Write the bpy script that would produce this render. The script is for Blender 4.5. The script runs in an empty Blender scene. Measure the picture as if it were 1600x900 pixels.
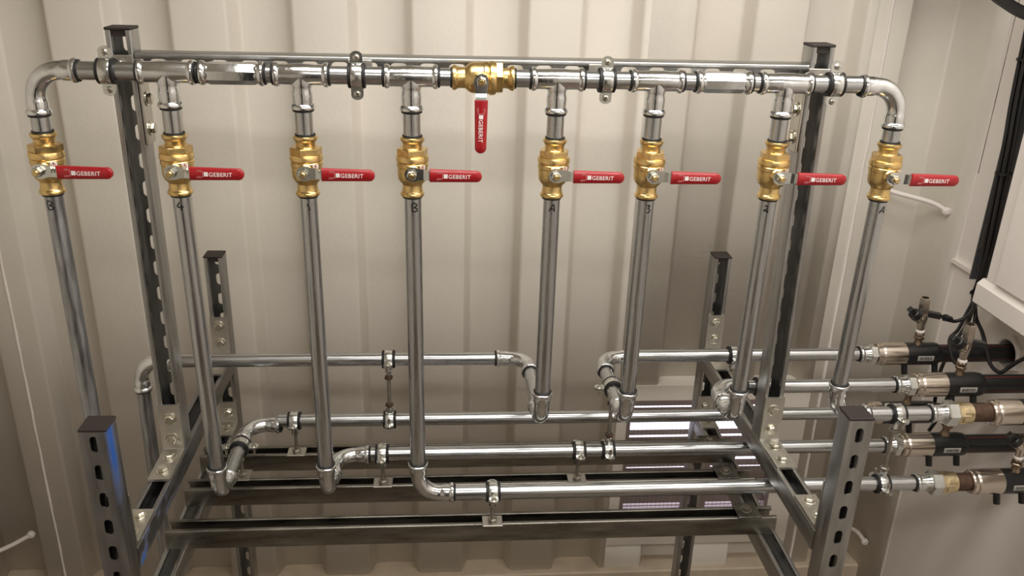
import bpy, math, random
from mathutils import Matrix, Vector
random.seed(4)
PI = math.pi
S = bpy.context.scene
CAMZ = 1.93                                     # eye height above the floor; heights below are given relative to it

# ------------------------------------------------------------------ camera
def cam_axes(p, y, r):
    p, y, r = map(math.radians, (p, y, r))
    fwd = Vector((math.sin(y)*math.cos(p), math.cos(y)*math.cos(p), -math.sin(p)))
    right = Vector((math.cos(y), -math.sin(y), 0))
    down = fwd.cross(right)
    c, s = math.cos(r), math.sin(r)
    return c*right + s*down, -s*right + c*down, fwd
cr, cd, cf = cam_axes(22.0254, 5.0675, -1.8152)
cam_d = bpy.data.cameras.new('camera'); cam = bpy.data.objects.new('camera', cam_d)
S.collection.objects.link(cam); S.camera = cam
cam_d.sensor_width = 36.0; cam_d.lens = 1349.77*36/1600
cam_d.clip_start = 0.02
cam.matrix_world = Matrix(((cr.x, -cd.x, -cf.x, 0), (cr.y, -cd.y, -cf.y, 0), (cr.z, -cd.z, -cf.z, CAMZ), (0, 0, 0, 1)))

# ------------------------------------------------------------------ world, exposure, lamps
S.view_settings.view_transform = 'Standard'; S.view_settings.look = 'None'
S.view_settings.gamma = 1; S.view_settings.use_curve_mapping = False
S.view_settings.exposure = -0.06
w = bpy.data.worlds.new('outside'); S.world = w; w.use_nodes = True
w.node_tree.nodes['Background'].inputs[0].default_value = (0.86, 0.83, 1.0, 1)      # daylight outside the louvres
w.node_tree.nodes['Background'].inputs[1].default_value = 3.0
LAMPS = [((0.42, 1.10, 0.61), 1.66, 0.40, 22.5), ((0.45, -0.30, 0.61), 1.50, 0.20, 27.0)]
for i, (p, sx, sy, e) in enumerate(LAMPS):
    ld = bpy.data.lights.new('ceiling_light_source', 'AREA'); ld.shape = 'RECTANGLE'; ld.size = sx; ld.size_y = sy
    ld.energy = e; ld.color = (1.0, 0.97, 0.925)
    lo = bpy.data.objects.new('ceiling_light_source', ld); S.collection.objects.link(lo)
    lo.location = (p[0], p[1], p[2]+CAMZ-0.012)

# ------------------------------------------------------------------ materials
def nodes(m):
    m.use_nodes = True
    nt = m.node_tree
    return nt, nt.nodes['Principled BSDF']
def mat_plain(name, col, rough=0.5, metal=0.0, coat=0.0, bump=0.0, bscale=200, mottle=0.0, mscale=20, stretch=(1, 1, 1), rvar=0.0, space='Object'):
    m = bpy.data.materials.new(name); nt, b = nodes(m)
    b.inputs['Base Color'].default_value = (*col, 1); b.inputs['Roughness'].default_value = rough
    b.inputs['Metallic'].default_value = metal; b.inputs['Coat Weight'].default_value = coat
    if bump or mottle or rvar:
        tc = nt.nodes.new('ShaderNodeTexCoord'); mp = nt.nodes.new('ShaderNodeMapping')
        mp.inputs['Scale'].default_value = stretch
        nt.links.new(tc.outputs['Object'], mp.inputs['Vector'])
    if mottle or rvar:
        n = nt.nodes.new('ShaderNodeTexNoise'); n.inputs['Scale'].default_value = mscale; n.inputs['Detail'].default_value = 5
        nt.links.new(mp.outputs[0], n.inputs['Vector'])
        if mottle:
            r = nt.nodes.new('ShaderNodeMapRange'); r.inputs[1].default_value = 0.3; r.inputs[2].default_value = 0.7
            r.inputs[3].default_value = 1-mottle; r.inputs[4].default_value = 1+mottle*0.5
            nt.links.new(n.outputs[0], r.inputs[0])
            mx = nt.nodes.new('ShaderNodeMix'); mx.data_type = 'RGBA'; mx.blend_type = 'MULTIPLY'; mx.inputs[0].default_value = 1
            mx.inputs[6].default_value = (*col, 1); nt.links.new(r.outputs[0], mx.inputs[7])
            nt.links.new(mx.outputs[2], b.inputs['Base Color'])
        if rvar:
            r2 = nt.nodes.new('ShaderNodeMapRange'); r2.inputs[1].default_value = 0.3; r2.inputs[2].default_value = 0.7
            r2.inputs[3].default_value = max(0.02, rough-rvar); r2.inputs[4].default_value = rough+rvar
            nt.links.new(n.outputs[0], r2.inputs[0]); nt.links.new(r2.outputs[0], b.inputs['Roughness'])
    if bump:
        n2 = nt.nodes.new('ShaderNodeTexNoise'); n2.inputs['Scale'].default_value = bscale; n2.inputs['Detail'].default_value = 3
        nt.links.new(mp.outputs[0], n2.inputs['Vector'])
        bp = nt.nodes.new('ShaderNodeBump'); bp.inputs['Strength'].default_value = bump; bp.inputs['Distance'].default_value = 0.002
        nt.links.new(n2.outputs[0], bp.inputs['Height']); nt.links.new(bp.outputs[0], b.inputs['Normal'])
    return m
M = {}
M['paint'] = mat_plain('beige_paint', (0.74, 0.69, 0.61), 0.5, bump=0.25, bscale=90, mottle=0.04, mscale=5)
M['paint_white'] = mat_plain('white_paint', (0.86, 0.80, 0.75), 0.45, bump=0.15, bscale=70)
M['paint_rail'] = mat_plain('sealed_rail_paint', (0.66, 0.55, 0.42), 0.6, bump=0.5, bscale=60, mottle=0.12, mscale=14)
M['floor'] = mat_plain('dusty_floor', (0.17, 0.135, 0.10), 0.6, bump=0.4, bscale=60, mottle=0.15, mscale=9)
M['ceiling'] = mat_plain('ceiling_paint', (0.74, 0.70, 0.63), 0.6, bump=0.1, bscale=60)
M['door'] = mat_plain('dark_reflection_panel', (0.03, 0.03, 0.034), 0.5, bump=0.1)
M['pipe'] = mat_plain('galvanised_pipe', (0.53, 0.545, 0.555), 0.26, 1.0, mottle=0.16, mscale=6, stretch=(28, 28, 1.3), rvar=0.09)
M['pipe_dull'] = mat_plain('dull_galvanised_pipe', (0.42, 0.43, 0.45), 0.40, 1.0, mottle=0.4, mscale=5, stretch=(26, 26, 3.0), rvar=0.12)
M['fitting'] = mat_plain('bright_zinc_fitting', (0.76, 0.785, 0.80), 0.16, 1.0, bump=0.22, bscale=70, mottle=0.14, mscale=40, rvar=0.06)
M['seal'] = mat_plain('black_rubber', (0.008, 0.008, 0.008), 0.55)
M['brass'] = mat_plain('cast_brass', (0.80, 0.58, 0.25), 0.30, 1.0, bump=0.3, bscale=120, mottle=0.18, mscale=50, rvar=0.07)
M['brass_pale'] = mat_plain('pale_brass', (0.70, 0.58, 0.36), 0.35, 1.0, bump=0.2, bscale=120, mottle=0.25, mscale=60)
M['zinc'] = mat_plain('zinc_plate', (0.70, 0.72, 0.70), 0.22, 1.0, mottle=0.12, mscale=40, rvar=0.06)
M['red'] = mat_plain('red_vinyl', (0.34, 0.006, 0.011), 0.34, coat=0.3)
M['print'] = mat_plain('white_print', (0.82, 0.78, 0.76), 0.5)
M['faint'] = mat_plain('faint_print', (0.60, 0.28, 0.28), 0.5)
M['ink'] = mat_plain('marker_ink', (0.006, 0.006, 0.007), 0.5)
M['strut'] = mat_plain('galvanised_strut', (0.44, 0.44, 0.43), 0.36, 1.0, bump=0.08, bscale=60, mottle=0.22, mscale=5, stretch=(16, 16, 2.0), rvar=0.09)
M['strut_dark'] = mat_plain('dark_rolled_strut', (0.25, 0.235, 0.205), 0.34, 1.0, bump=0.08, bscale=60, mottle=0.3, mscale=6, stretch=(12, 12, 2.0), rvar=0.09)
M['plate'] = mat_plain('zinc_bracket', (0.56, 0.54, 0.49), 0.40, 1.0, bump=0.12, bscale=80, mottle=0.15, mscale=30)
M['bolt'] = mat_plain('plated_bolt', (0.66, 0.64, 0.56), 0.22, 1.0, bump=0.1, bscale=90)
M['cap'] = mat_plain('brown_black_plastic', (0.020, 0.013, 0.011), 0.6)
M['rust'] = mat_plain('rusty_nut', (0.10, 0.055, 0.035), 0.6, 0.4, mottle=0.4, mscale=80)
M['rod'] = mat_plain('threaded_steel', (0.36, 0.33, 0.28), 0.45, 0.9, mottle=0.2, mscale=60)
M['nickel'] = mat_plain('nickel_plate', (0.66, 0.59, 0.51), 0.25, 1.0, mottle=0.12, mscale=18, rvar=0.06)
M['pe'] = mat_plain('black_polyethylene', (0.009, 0.009, 0.009), 0.36)
M['stripe'] = mat_plain('red_stripe', (0.20, 0.02, 0.015), 0.5)
M['label'] = mat_plain('label_paper', (0.42, 0.40, 0.36), 0.55, mottle=0.12, mscale=60)
M['ptfe'] = mat_plain('white_tape', (0.75, 0.73, 0.69), 0.5)
M['cable'] = mat_plain('black_cable', (0.011, 0.010, 0.010), 0.42)
M['tray'] = mat_plain('grey_trunking', (0.075, 0.075, 0.082), 0.5)
M['bronze'] = mat_plain('tarnished_nipple', (0.38, 0.29, 0.21), 0.30, 1.0, mottle=0.25, mscale=60)
M['louvre'] = mat_plain('louvre_aluminium', (0.36, 0.30, 0.29), 0.45, 0.7)
M['wire'] = mat_plain('wire_mesh', (0.16, 0.13, 0.13), 0.5, 0.6)
M['gland'] = mat_plain('white_nylon', (0.86, 0.80, 0.74), 0.4)
M['gap'] = mat_plain('dark_joint', (0.10, 0.08, 0.065), 0.8)
M['redring'] = mat_plain('red_ring_print', (0.55, 0.12, 0.10), 0.5)
M['diffuser'] = mat_plain('lamp_glass', (0.9, 0.9, 0.88), 0.5)

def blue_strut():
    m = M['strut'].copy(); m.name = 'galvanised_strut_with_blue_spray'
    nt = m.node_tree; b = nt.nodes['Principled BSDF']
    for nn in nt.nodes:
        if nn.type == 'MIX' and not nn.inputs[6].is_linked: nn.inputs[6].default_value = (0.29, 0.29, 0.295, 1)
    src = b.inputs['Base Color'].links[0].from_socket
    tc = nt.nodes.new('ShaderNodeTexCoord'); sep = nt.nodes.new('ShaderNodeSeparateXYZ'); nt.links.new(tc.outputs['Object'], sep.inputs[0])
    n = nt.nodes.new('ShaderNodeTexNoise'); n.inputs['Scale'].default_value = 22; n.inputs['Detail'].default_value = 4
    nt.links.new(tc.outputs['Object'], n.inputs['Vector'])
    return m, nt, b, src, sep, n
def add_blue(axis_expr):
    m, nt, b, src, sep, n = blue_strut()
    mask = axis_expr(nt, sep, n)
    mx = nt.nodes.new('ShaderNodeMix'); mx.data_type = 'RGBA'; mx.inputs[7].default_value = (0.012, 0.10, 0.42, 1)
    nt.links.new(mask, mx.inputs[0]); nt.links.new(src, mx.inputs[6]); nt.links.new(mx.outputs[2], b.inputs['Base Color'])
    me = nt.nodes.new('ShaderNodeMath'); me.operation = 'SUBTRACT'; me.inputs[0].default_value = 1; nt.links.new(mask, me.inputs[1])
    nt.links.new(me.outputs[0], b.inputs['Metallic'])
    return m
def mth(nt, op, a, b=None, clamp=False):
    x = nt.nodes.new('ShaderNodeMath'); x.operation = op; x.use_clamp = clamp
    for i, v in enumerate((a, b)):
        if v is None: continue
        if isinstance(v, (int, float)): x.inputs[i].default_value = v
        else: nt.links.new(v, x.inputs[i])
    return x.outputs[0]
def post_mask(nt, sep, n):
    # smear down the edge between slotted face and right flank, fading along the post (z local grows upward)
    d = mth(nt, 'ABSOLUTE', mth(nt, 'SUBTRACT', sep.outputs['Y'], 0.030))
    band = mth(nt, 'SUBTRACT', 1.3, mth(nt, 'MULTIPLY', d, 62.0), True)
    side = mth(nt, 'GREATER_THAN', mth(nt, 'MULTIPLY', sep.outputs['X'], -1.0), 0.0175)
    up = mth(nt, 'SUBTRACT', 1.25, mth(nt, 'MULTIPLY', mth(nt, 'ABSOLUTE', mth(nt, 'SUBTRACT', sep.outputs['Z'], 1.205)), 9.0), True)
    q = mth(nt, 'MULTIPLY', mth(nt, 'MULTIPLY', band, side), up)
    return mth(nt, 'MULTIPLY', q, mth(nt, 'MULTIPLY', mth(nt, 'SUBTRACT', n.outputs[0], 0.22), 5.0, True), True)
def arm_mask(nt, sep, n):
    side = mth(nt, 'GREATER_THAN', sep.outputs['X'], 0.0195)
    near = mth(nt, 'SUBTRACT', 1.0, mth(nt, 'MULTIPLY', sep.outputs['Z'], 3.2), True)
    return mth(nt, 'MULTIPLY', mth(nt, 'MULTIPLY', side, near), mth(nt, 'MULTIPLY', mth(nt, 'SUBTRACT', n.outputs[0], 0.48), 5.0, True), True)
M['strut_blue'] = add_blue(post_mask)
M['arm_blue'] = add_blue(arm_mask)

# ------------------------------------------------------------------ mesh helpers
class MB:
    def __init__(s): s.v = []; s.f = []
    def add(s, vs, fs, mx=None):
        o = len(s.v)
        s.v += [tuple(mx @ Vector(v)) if mx else tuple(v) for v in vs]
        s.f += [tuple(i+o for i in f) for f in fs]; return s
    def box(s, a, b, mx=None, bev=0.0):
        x0, y0, z0 = a; x1, y1, z1 = b
        if bev <= 0:
            vs = [(x, y, z) for z in (z0, z1) for y in (y0, y1) for x in (x0, x1)]
            return s.add(vs, [(0, 2, 3, 1), (4, 5, 7, 6), (0, 1, 5, 4), (2, 6, 7, 3), (0, 4, 6, 2), (1, 3, 7, 5)], mx)
        # bevelled: octagonal outline extruded in z with chamfered top and bottom
        k = bev
        out = [(x0+k, y0), (x1-k, y0), (x1, y0+k), (x1, y1-k), (x1-k, y1), (x0+k, y1), (x0, y1-k), (x0, y0+k)]
        cx, cy = (x0+x1)/2, (y0+y1)/2
        ins = [(min(max(x, x0+k), x1-k), min(max(y, y0+k), y1-k)) for x, y in out]
        vs = [(x, y, z0) for x, y in ins]+[(x, y, z0+k) for x, y in out]+[(x, y, z1-k) for x, y in out]+[(x, y, z1) for x, y in ins]
        fs = [tuple(range(7, -1, -1)), tuple(range(24, 32))]
        for r in range(3):
            for i in range(8): fs.append((r*8+i, r*8+(i+1) % 8, r*8+8+(i+1) % 8, r*8+8+i))
        return s.add(vs, fs, mx)
    def lathe(s, prof, seg=28, mx=None, a0=0.0, cap=True):
        vs = []; fs = []
        for r, z in prof:
            for i in range(seg):
                a = a0+2*PI*i/seg; vs.append((r*math.cos(a), r*math.sin(a), z))
        n = len(prof)
        for k in range(n-1):
            for i in range(seg): fs.append((k*seg+i, k*seg+(i+1) % seg, (k+1)*seg+(i+1) % seg, (k+1)*seg+i))
        if cap: fs.append(tuple(range(seg-1, -1, -1))); fs.append(tuple(range((n-1)*seg, n*seg)))
        return s.add(vs, fs, mx)
    def ring(s, prof, seg=28, mx=None):             # closed profile revolved (a torus-like body)
        vs = []; fs = []; n = len(prof)
        for r, z in prof:
            for i in range(seg):
                a = 2*PI*i/seg; vs.append((r*math.cos(a), r*math.sin(a), z))
        for k in range(n):
            k2 = (k+1) % n
            for i in range(seg): fs.append((k*seg+i, k*seg+(i+1) % seg, k2*seg+(i+1) % seg, k2*seg+i))
        return s.add(vs, fs, mx)
    def prism(s, poly, z0, z1, mx=None):
        n = len(poly)
        vs = [(x, y, z0) for x, y in poly]+[(x, y, z1) for x, y in poly]
        fs = [tuple(range(n-1, -1, -1)), tuple(range(n, 2*n))]+[(i, (i+1) % n, n+(i+1) % n, n+i) for i in range(n)]
        return s.add(vs, fs, mx)
    def hexa(s, r, z0, z1, mx=None, ch=0.0012, a0=0.0):     # hexagon prism, r across corners / 2, chamfered
        p = [(r-ch*1.5, z0), (r, z0+ch), (r, z1-ch), (r-ch*1.5, z1)]
        return s.lathe(p, 6, mx, a0)
    def sweep(s, pts, rad, seg=14, mx=None, cap=True):
        P = [Vector(p) for p in pts]; n = len(P)
        if not hasattr(rad, '__len__'): rad = [rad]*n
        T = []
        for i in range(n):
            a = P[max(0, i-1)]; b = P[min(n-1, i+1)]; T.append((b-a).normalized())
        u = T[0].orthogonal().normalized(); vs = []; fs = []
        for i in range(n):
            u = (u - T[i]*u.dot(T[i])).normalized(); w_ = T[i].cross(u)
            for k in range(seg):
                a = 2*PI*k/seg; vs.append(tuple(P[i]+rad[i]*(math.cos(a)*u+math.sin(a)*w_)))
        for i in range(n-1):
            for k in range(seg): fs.append((i*seg+k, i*seg+(k+1) % seg, (i+1)*seg+(k+1) % seg, (i+1)*seg+k))
        if cap: fs.append(tuple(range(seg-1, -1, -1))); fs.append(tuple(range((n-1)*seg, n*seg)))
        return s.add(vs, fs, mx)
    def build(s, name, mat, parent=None, mx=None, label=None, smooth=35):
        me = bpy.data.meshes.new(name); me.from_pydata(s.v, [], s.f); me.validate(); me.update()
        o = bpy.data.objects.new(name, me); S.collection.objects.link(o); me.materials.append(M[mat] if isinstance(mat, str) else mat)
        if smooth:
            me.shade_smooth(); me.set_sharp_from_angle(angle=math.radians(smooth))
        if parent: o.parent = parent
        if mx: o.matrix_world = mx if not parent else parent.matrix_world @ mx
        if label: o['label'] = label
        return o
def catmull(pts, n=8):
    P = [Vector(p) for p in pts]; out = []
    for i in range(len(P)-1):
        a = P[max(0, i-1)]; b = P[i]; c = P[i+1]; d = P[min(len(P)-1, i+2)]
        for k in range(n):
            t = k/n
            out.append(0.5*((2*b)+(c-a)*t+(2*a-5*b+4*c-d)*t*t+(3*b-a-3*c+d)*t**3))
    out.append(P[-1]); return out
def W(p): return Vector((p[0], p[1], p[2]+CAMZ))
def frame(o, x=None, y=None, z=None):
    if x is None: y = Vector(y); z = Vector(z); x = y.cross(z)
    elif y is None: x = Vector(x); z = Vector(z); y = z.cross(x)
    else: x = Vector(x); y = Vector(y); z = x.cross(y)
    x = x.normalized(); y = (y-x*y.dot(x)).normalized(); z = x.cross(y)
    return Matrix(((x.x, y.x, z.x, o[0]), (x.y, y.y, z.y, o[1]), (x.z, y.z, z.z, o[2]), (0, 0, 0, 1)))
def axis(o, d):                                      # frame with local z along d
    d = Vector(d).normalized(); ref = Vector((0, -1, 0)) if abs(d.y) < 0.9 else Vector((0, 0, 1))
    y = -(ref-d*ref.dot(d)).normalized()
    return frame(o, y=y, z=d)
def T(x, y, z): return Matrix.Translation((x, y, z))
def tag(o, label, cat, group=None):
    o['label'] = label; o['category'] = cat
    if group: o['group'] = group
    return o
def thing(name, label, cat, mx, group=None):
    o = bpy.data.objects.new(name, None); o.empty_display_size = 0.02; S.collection.objects.link(o)
    o.matrix_world = mx; tag(o, label, cat, group)
    return o
def place(o, parent, mx=None):
    o.parent = parent; o.matrix_basis = mx or Matrix.Identity(4); return o
def part(mb, name, mat, parent, label=None, smooth=35):
    o = mb.build(name, mat, None, None, label, smooth); o.parent = parent; return o
def struct(o): o['kind'] = 'structure'; return o

# pipework is measured in the plane of the risers; q() turns those measures into metres from the eye
def q(x, y, z): return Vector((1.06*x, 1.06*(y+1.3404), 1.06*(z-0.19847)))

# ================================================================== THE ROOM
XR_W = 1.314; YN = 2.120; YF = 2.173; ZC = 0.70; ZF = -CAMZ; YB = -1.75; XL_W = -1.30
PER = 0.2756; S0 = 0.0604; SL = 0.017; FAR = 0.1134
pts = []
k0 = -4
xs = []
for k in range(k0, 4):
    a = S0+PER*k
    xs += [(a, YN), (a+SL, YF), (a+SL+FAR, YF), (a+2*SL+FAR, YN)]
xs = [p for p in xs if -1.05 < p[0] < 1.10]
left = [(XL_W, 1.99), (XL_W+0.03, 2.03), (-1.285, YF+0.01), (-1.165, YF+0.01), (-1.150, YN)]
right = [(1.146, YN), (1.160, YF+0.01), (1.297, YF+0.01), (XR_W, 2.055), (XR_W, 1.99)]
prof = left+xs+right
VX0, VX1, VZ0, VZ1 = 0.5000, 1.060, -1.707, -1.158       # flat frame let into the corrugation
# insert hole limits
def split(prof, x):
    out = []
    for i in range(len(prof)-1):
        a, b = prof[i], prof[i+1]; out.append(a)
        if a[0] < x-1e-6 < b[0] and abs(b[0]-a[0]) > 1e-6 and b[0]-x > 1e-6:
            t = (x-a[0])/(b[0]-a[0]); out.append((x, a[1]+t*(b[1]-a[1])))
    out.append(prof[-1]); return out
prof = split(split(prof, VX0), VX1)
mb = MB()
ZL = -1.795
for i in range(len(prof)-1):
    (xa, ya), (xb, yb) = prof[i], prof[i+1]
    inside = (xa+xb)/2 > VX0 and (xa+xb)/2 < VX1
    for z0, z1 in ([(ZF, VZ0), (VZ1, ZC)] if inside else [(ZF, ZC)]):
        mb.add([W((xa, ya, z0)), W((xb, yb, z0)), W((xb, yb, z1)), W((xa, ya, z1))], [(0, 1, 2, 3)])
wall = struct(mb.build('wall_back', 'paint', smooth=50))
wm = wall.modifiers.new('thick', 'SOLIDIFY'); wm.thickness = 0.003; wm.offset = -1
# soften the folds
import bmesh
bm = bmesh.new(); bm.from_mesh(wall.data); bmesh.ops.remove_doubles(bm, verts=bm.verts, dist=1e-5)
ed = [e for e in bm.edges if len(e.link_faces) == 2 and e.calc_face_angle() > 0.3 and abs((e.verts[0].co-e.verts[1].co).normalized().z) > 0.9]
bmesh.ops.bevel(bm, geom=ed, offset=0.007, segments=3, affect='EDGES', profile=0.5)
bm.to_mesh(wall.data); bm.free(); wall.data.shade_smooth(); wall.data.set_sharp_from_angle(angle=math.radians(60))

def room_box(name, mat, a, b): return struct(MB().box(W(a), W(b)).build(name, mat, smooth=0))
room_box('floor', 'floor', (-1.6, YB-0.1, ZF-0.05), (1.6, 2.4, ZF))
room_box('ceiling', 'ceiling', (-1.6, YB-0.1, ZC), (1.6, 2.4, ZC+0.05))
room_box('wall_rear', 'paint', (-1.6, YB-0.08, ZF), (1.6, YB, ZC))
# corrugated left wall, seen only in reflections
mb = MB(); y = YB; lp = []
while y < 1.95:
    lp += [(XL_W, y), (XL_W, y+0.07), (XL_W-0.04, y+0.10), (XL_W-0.04, y+0.17)]; y += 0.20
lp.append((XL_W, 1.99))
for a, b in zip(lp[:-1], lp[1:]): mb.add([W((*a, ZF)), W((*b, ZF)), W((*b, ZC)), W((*a, ZC))], [(0, 1, 2, 3)])
struct(mb.build('wall_left', 'paint', smooth=0))
# right wall with the round hole of the topmost black pipe
HY, HZ = 1.6985, -0.8559
mb = MB(); N = 40; y0, y1, z0, z1 = 1.55, 1.85, -1.0, -0.7
ring_v = []; out_v = []
for i in range(N):
    a = 2*PI*i/N; c, s_ = math.cos(a), math.sin(a)
    ring_v.append((XR_W, HY+0.031*c, HZ+0.031*s_))
    k = min(((y1-HY) if c > 0 else (HY-y0))/abs(c) if abs(c) > 1e-6 else 9, ((z1-HZ) if s_ > 0 else (HZ-z0))/abs(s_) if abs(s_) > 1e-6 else 9)
    out_v.append((XR_W, HY+k*c, HZ+k*s_))
mb.add([W(v) for v in ring_v+out_v], [(i, (i+1) % N, N+(i+1) % N, N+i) for i in range(N)])
for (yy0, yy1, zz0, zz1) in ((YB, y0, ZF, ZC), (y1, 1.99, ZF, ZC), (y0, y1, ZF, z0), (y0, y1, z1, ZC)):
    mb.add([W((XR_W, yy0, zz0)), W((XR_W, yy1, zz0)), W((XR_W, yy1, zz1)), W((XR_W, yy0, zz1))], [(0, 1, 2, 3)])
mb.ring([(0.0308, 0), (0.034, 0), (0.034, 0.032), (0.0308, 0.032)], 40, axis(W((XR_W, HY, HZ)), (1, 0, 0)))  # sleeve added behind the hole to stop outside light leaking in
struct(mb.build('wall_right', 'paint_white', smooth=0))
# bottom rail of the back wall
mb = MB(); mb.box(W((XL_W, 2.100, ZF)), W((XR_W-0.002, 2.30, ZL)), bev=0.004); struct(mb.build('baseboard_back', 'paint_rail', smooth=0))
# flat frame round the grille
VO = (0.530, 0.985, -1.590, -1.205)
mb = MB(); yv = YN-0.004
for a, b in (((VX0, VZ0+0.0031), (VX1, VO[2])), ((VX0, VO[3]), (VX1, VZ1-0.0031)), ((VX0, VO[2]), (VO[0], VO[3])), ((VO[1], VO[2]), (VX1, VO[3]))):
    mb.box(W((a[0], yv, a[1])), W((b[0], yv+0.006, b[1])))
mb.box(W((VX0, yv, VZ1-0.003)), W((VX1, YF+0.01, VZ1))); mb.box(W((VX0, yv, VZ0)), W((VX1, YF+0.01, VZ0+0.003)))
struct(mb.build('trim_1', 'paint', smooth=0))
# weld seams and corner joints
def seam(name, a, b, r, mat, jig=0.0012, n=60, flat=1.0):
    a, b = W(a), W(b); P = []
    for i in range(n+1):
        p = a.lerp(b, i/n); P.append(p+Vector((random.uniform(-jig, jig), 0, 0)))
    R_ = [r*random.uniform(0.75, 1.25) for _ in P]
    return struct(MB().sweep(P, R_, 6).build(name, mat))
seam('trim_2', (1.091, YN-0.001, ZL), (1.091, YN-0.002, ZC), 0.0042, 'paint_white', 0.0006)
seam('trim_3', (-1.097, YN-0.001, ZL), (-1.097, YN-0.001, ZC), 0.0030, 'paint_white', 0.0008)
seam('trim_4', (XR_W, 1.975, -0.50), (XR_W, 1.975, ZC), 0.0010, 'gap', 0.0, 60)
seam('trim_5', (XR_W, 1.982, ZF), (XR_W, 1.982, -0.50), 0.0022, 'paint_white', 0.0)
# horizontal step in the right wall
mb = MB(); mb.prism([(1.985, -0.735), (1.985, -0.725), (1.20, -0.725), (1.20, -0.735)], 0, 0.012, frame(W((XR_W-0.012, 0, 0)), x=(0, 1, 0), y=(0, 0, 1)))
struct(mb.build('trim_6', 'paint_white', smooth=0))
# lashing bars welded across the corner recesses
def lash(pts_, label):
    P = catmull([W(p) for p in pts_], 6)
    o = MB().sweep(P, [0.0062]*len(P), 10)
    for p in (P[0], P[-1]): o.lathe([(0.006, -0.008), (0.011, -0.004), (0.011, 0.004), (0.006, 0.008)], 12, axis(p, (0, 1, 0)))
    return tag(o.build('lashing_bar', 'paint_white'), label, 'lashing bar')
lash([(1.163, 2.118, -0.575), (1.18, 2.112, -0.586), (1.27, 2.075, -0.604), (1.305, 2.055, -0.622)], 'white painted lashing bar across the wall corner, beside the rightmost valve')
lash([(1.20, 2.118, -1.645), (1.27, 2.10, -1.660), (1.30, 2.08, -1.690)], 'low white painted lashing bar behind the right front strut post')
lash([(-1.285, 2.04, -1.640), (-1.22, 2.09, -1.636), (-1.168, 2.118, -1.618)], 'low white painted lashing bar at the bottom left corner of the container wall')

# grille
g = thing('ventilation_grille', 'louvred ventilation grille with bright daylight gaps, low in the corrugated wall', 'grille', Matrix.Translation(W((VO[0], YN, VO[2]))))
GW, GH = VO[1]-VO[0], VO[3]-VO[2]
mb = MB()
for a, b in (((0, 0), (GW, 0.012)), ((0, GH-0.012), (GW, GH)), ((0, 0), (0.010, GH)), ((GW-0.010, 0), (GW, GH))):
    mb.box((a[0], -0.006, a[1]), (b[0], 0.05, b[1]))
part(mb, 'frame', 'louvre', g)
mb = MB(); mb.box((0.196, -0.003, 0.01), (0.215, 0.03, GH-0.01)); mb.box((0.245, -0.003, 0.01), (0.262, 0.03, GH-0.01)); part(mb, 'mullion', 'louvre', g)
# openings are the gaps between blades, measured from the photograph's bright strips
gaps = [(-1.2385, -1.2301), (-1.3127, -1.2849), (-1.3375, -1.3276), (-1.418, -1.4060), (-1.4430, -1.4370), (-1.5420, -1.5350), (-1.5754, -1.5661)]
edges = [VO[3]-0.005]
for lo, hi in gaps: edges += [hi, lo]
edges.append(VO[2])
for i in range(0, len(edges), 2):
    zt, zb = edges[i]-VO[2], edges[i+1]-VO[2]
    if zt-zb < 0.004: continue
    n = max(1, round((zt-zb)/0.028)); h = (zt-zb)/n
    for k in range(n):
        a = zt-k*h; b_ = a-h
        mb = MB(); mb.prism([(0.010, b_), (0.0125, b_), (0.0165, a), (0.0140, a)], 0.008, GW-0.008,
                            Matrix(((0, 0, 1, 0), (1, 0, 0, 0), (0, 1, 0, 0), (0, 0, 0, 1))))
        part(mb, 'louvre_blade', 'louvre', g, smooth=0)
mb = MB()
x = 0.012
while x < GW: mb.box((x, 0.003, 0.01), (x+0.0006, 0.0038, GH-0.01)); x += 0.0125
z = 0.012
while z < GH: mb.box((0.01, 0.003, z), (GW-0.01, 0.0038, z+0.0006)); z += 0.0125
part(mb, 'wire_mesh', 'wire', g, smooth=0)

# dark door-like panel added behind the photographer to give the metal dark reflections
d = room_box('dark_panel_1', 'door', (-0.60, YB, ZF), (0.40, YB+0.05, 0.20))
h_ = MB().sweep([W((0.33, YB+0.045, -0.9)), W((0.33, YB+0.09, -0.9)), W((0.22, YB+0.09, -0.9))], 0.009, 10).build('panel_handle', 'zinc'); h_.parent = d
# ceiling lamps
for i, (p, sx, sy, e) in enumerate(LAMPS):
    t = thing('ceiling_light', ['white ceiling batten light above the pipe rack', 'white ceiling batten light behind the photographer'][i], 'light', Matrix.Translation(W((p[0], p[1], ZC))), 'ceiling lights')
    part(MB().box((-sx/2-0.02, -sy/2-0.02, -0.085), (sx/2+0.02, sy/2+0.02, 0), bev=0.006), 'housing', 'paint_white', t)
    part(MB().box((-sx/2, -sy/2, -0.099), (sx/2, sy/2, -0.0855), bev=0.003), 'diffuser', 'diffuser', t)

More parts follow.
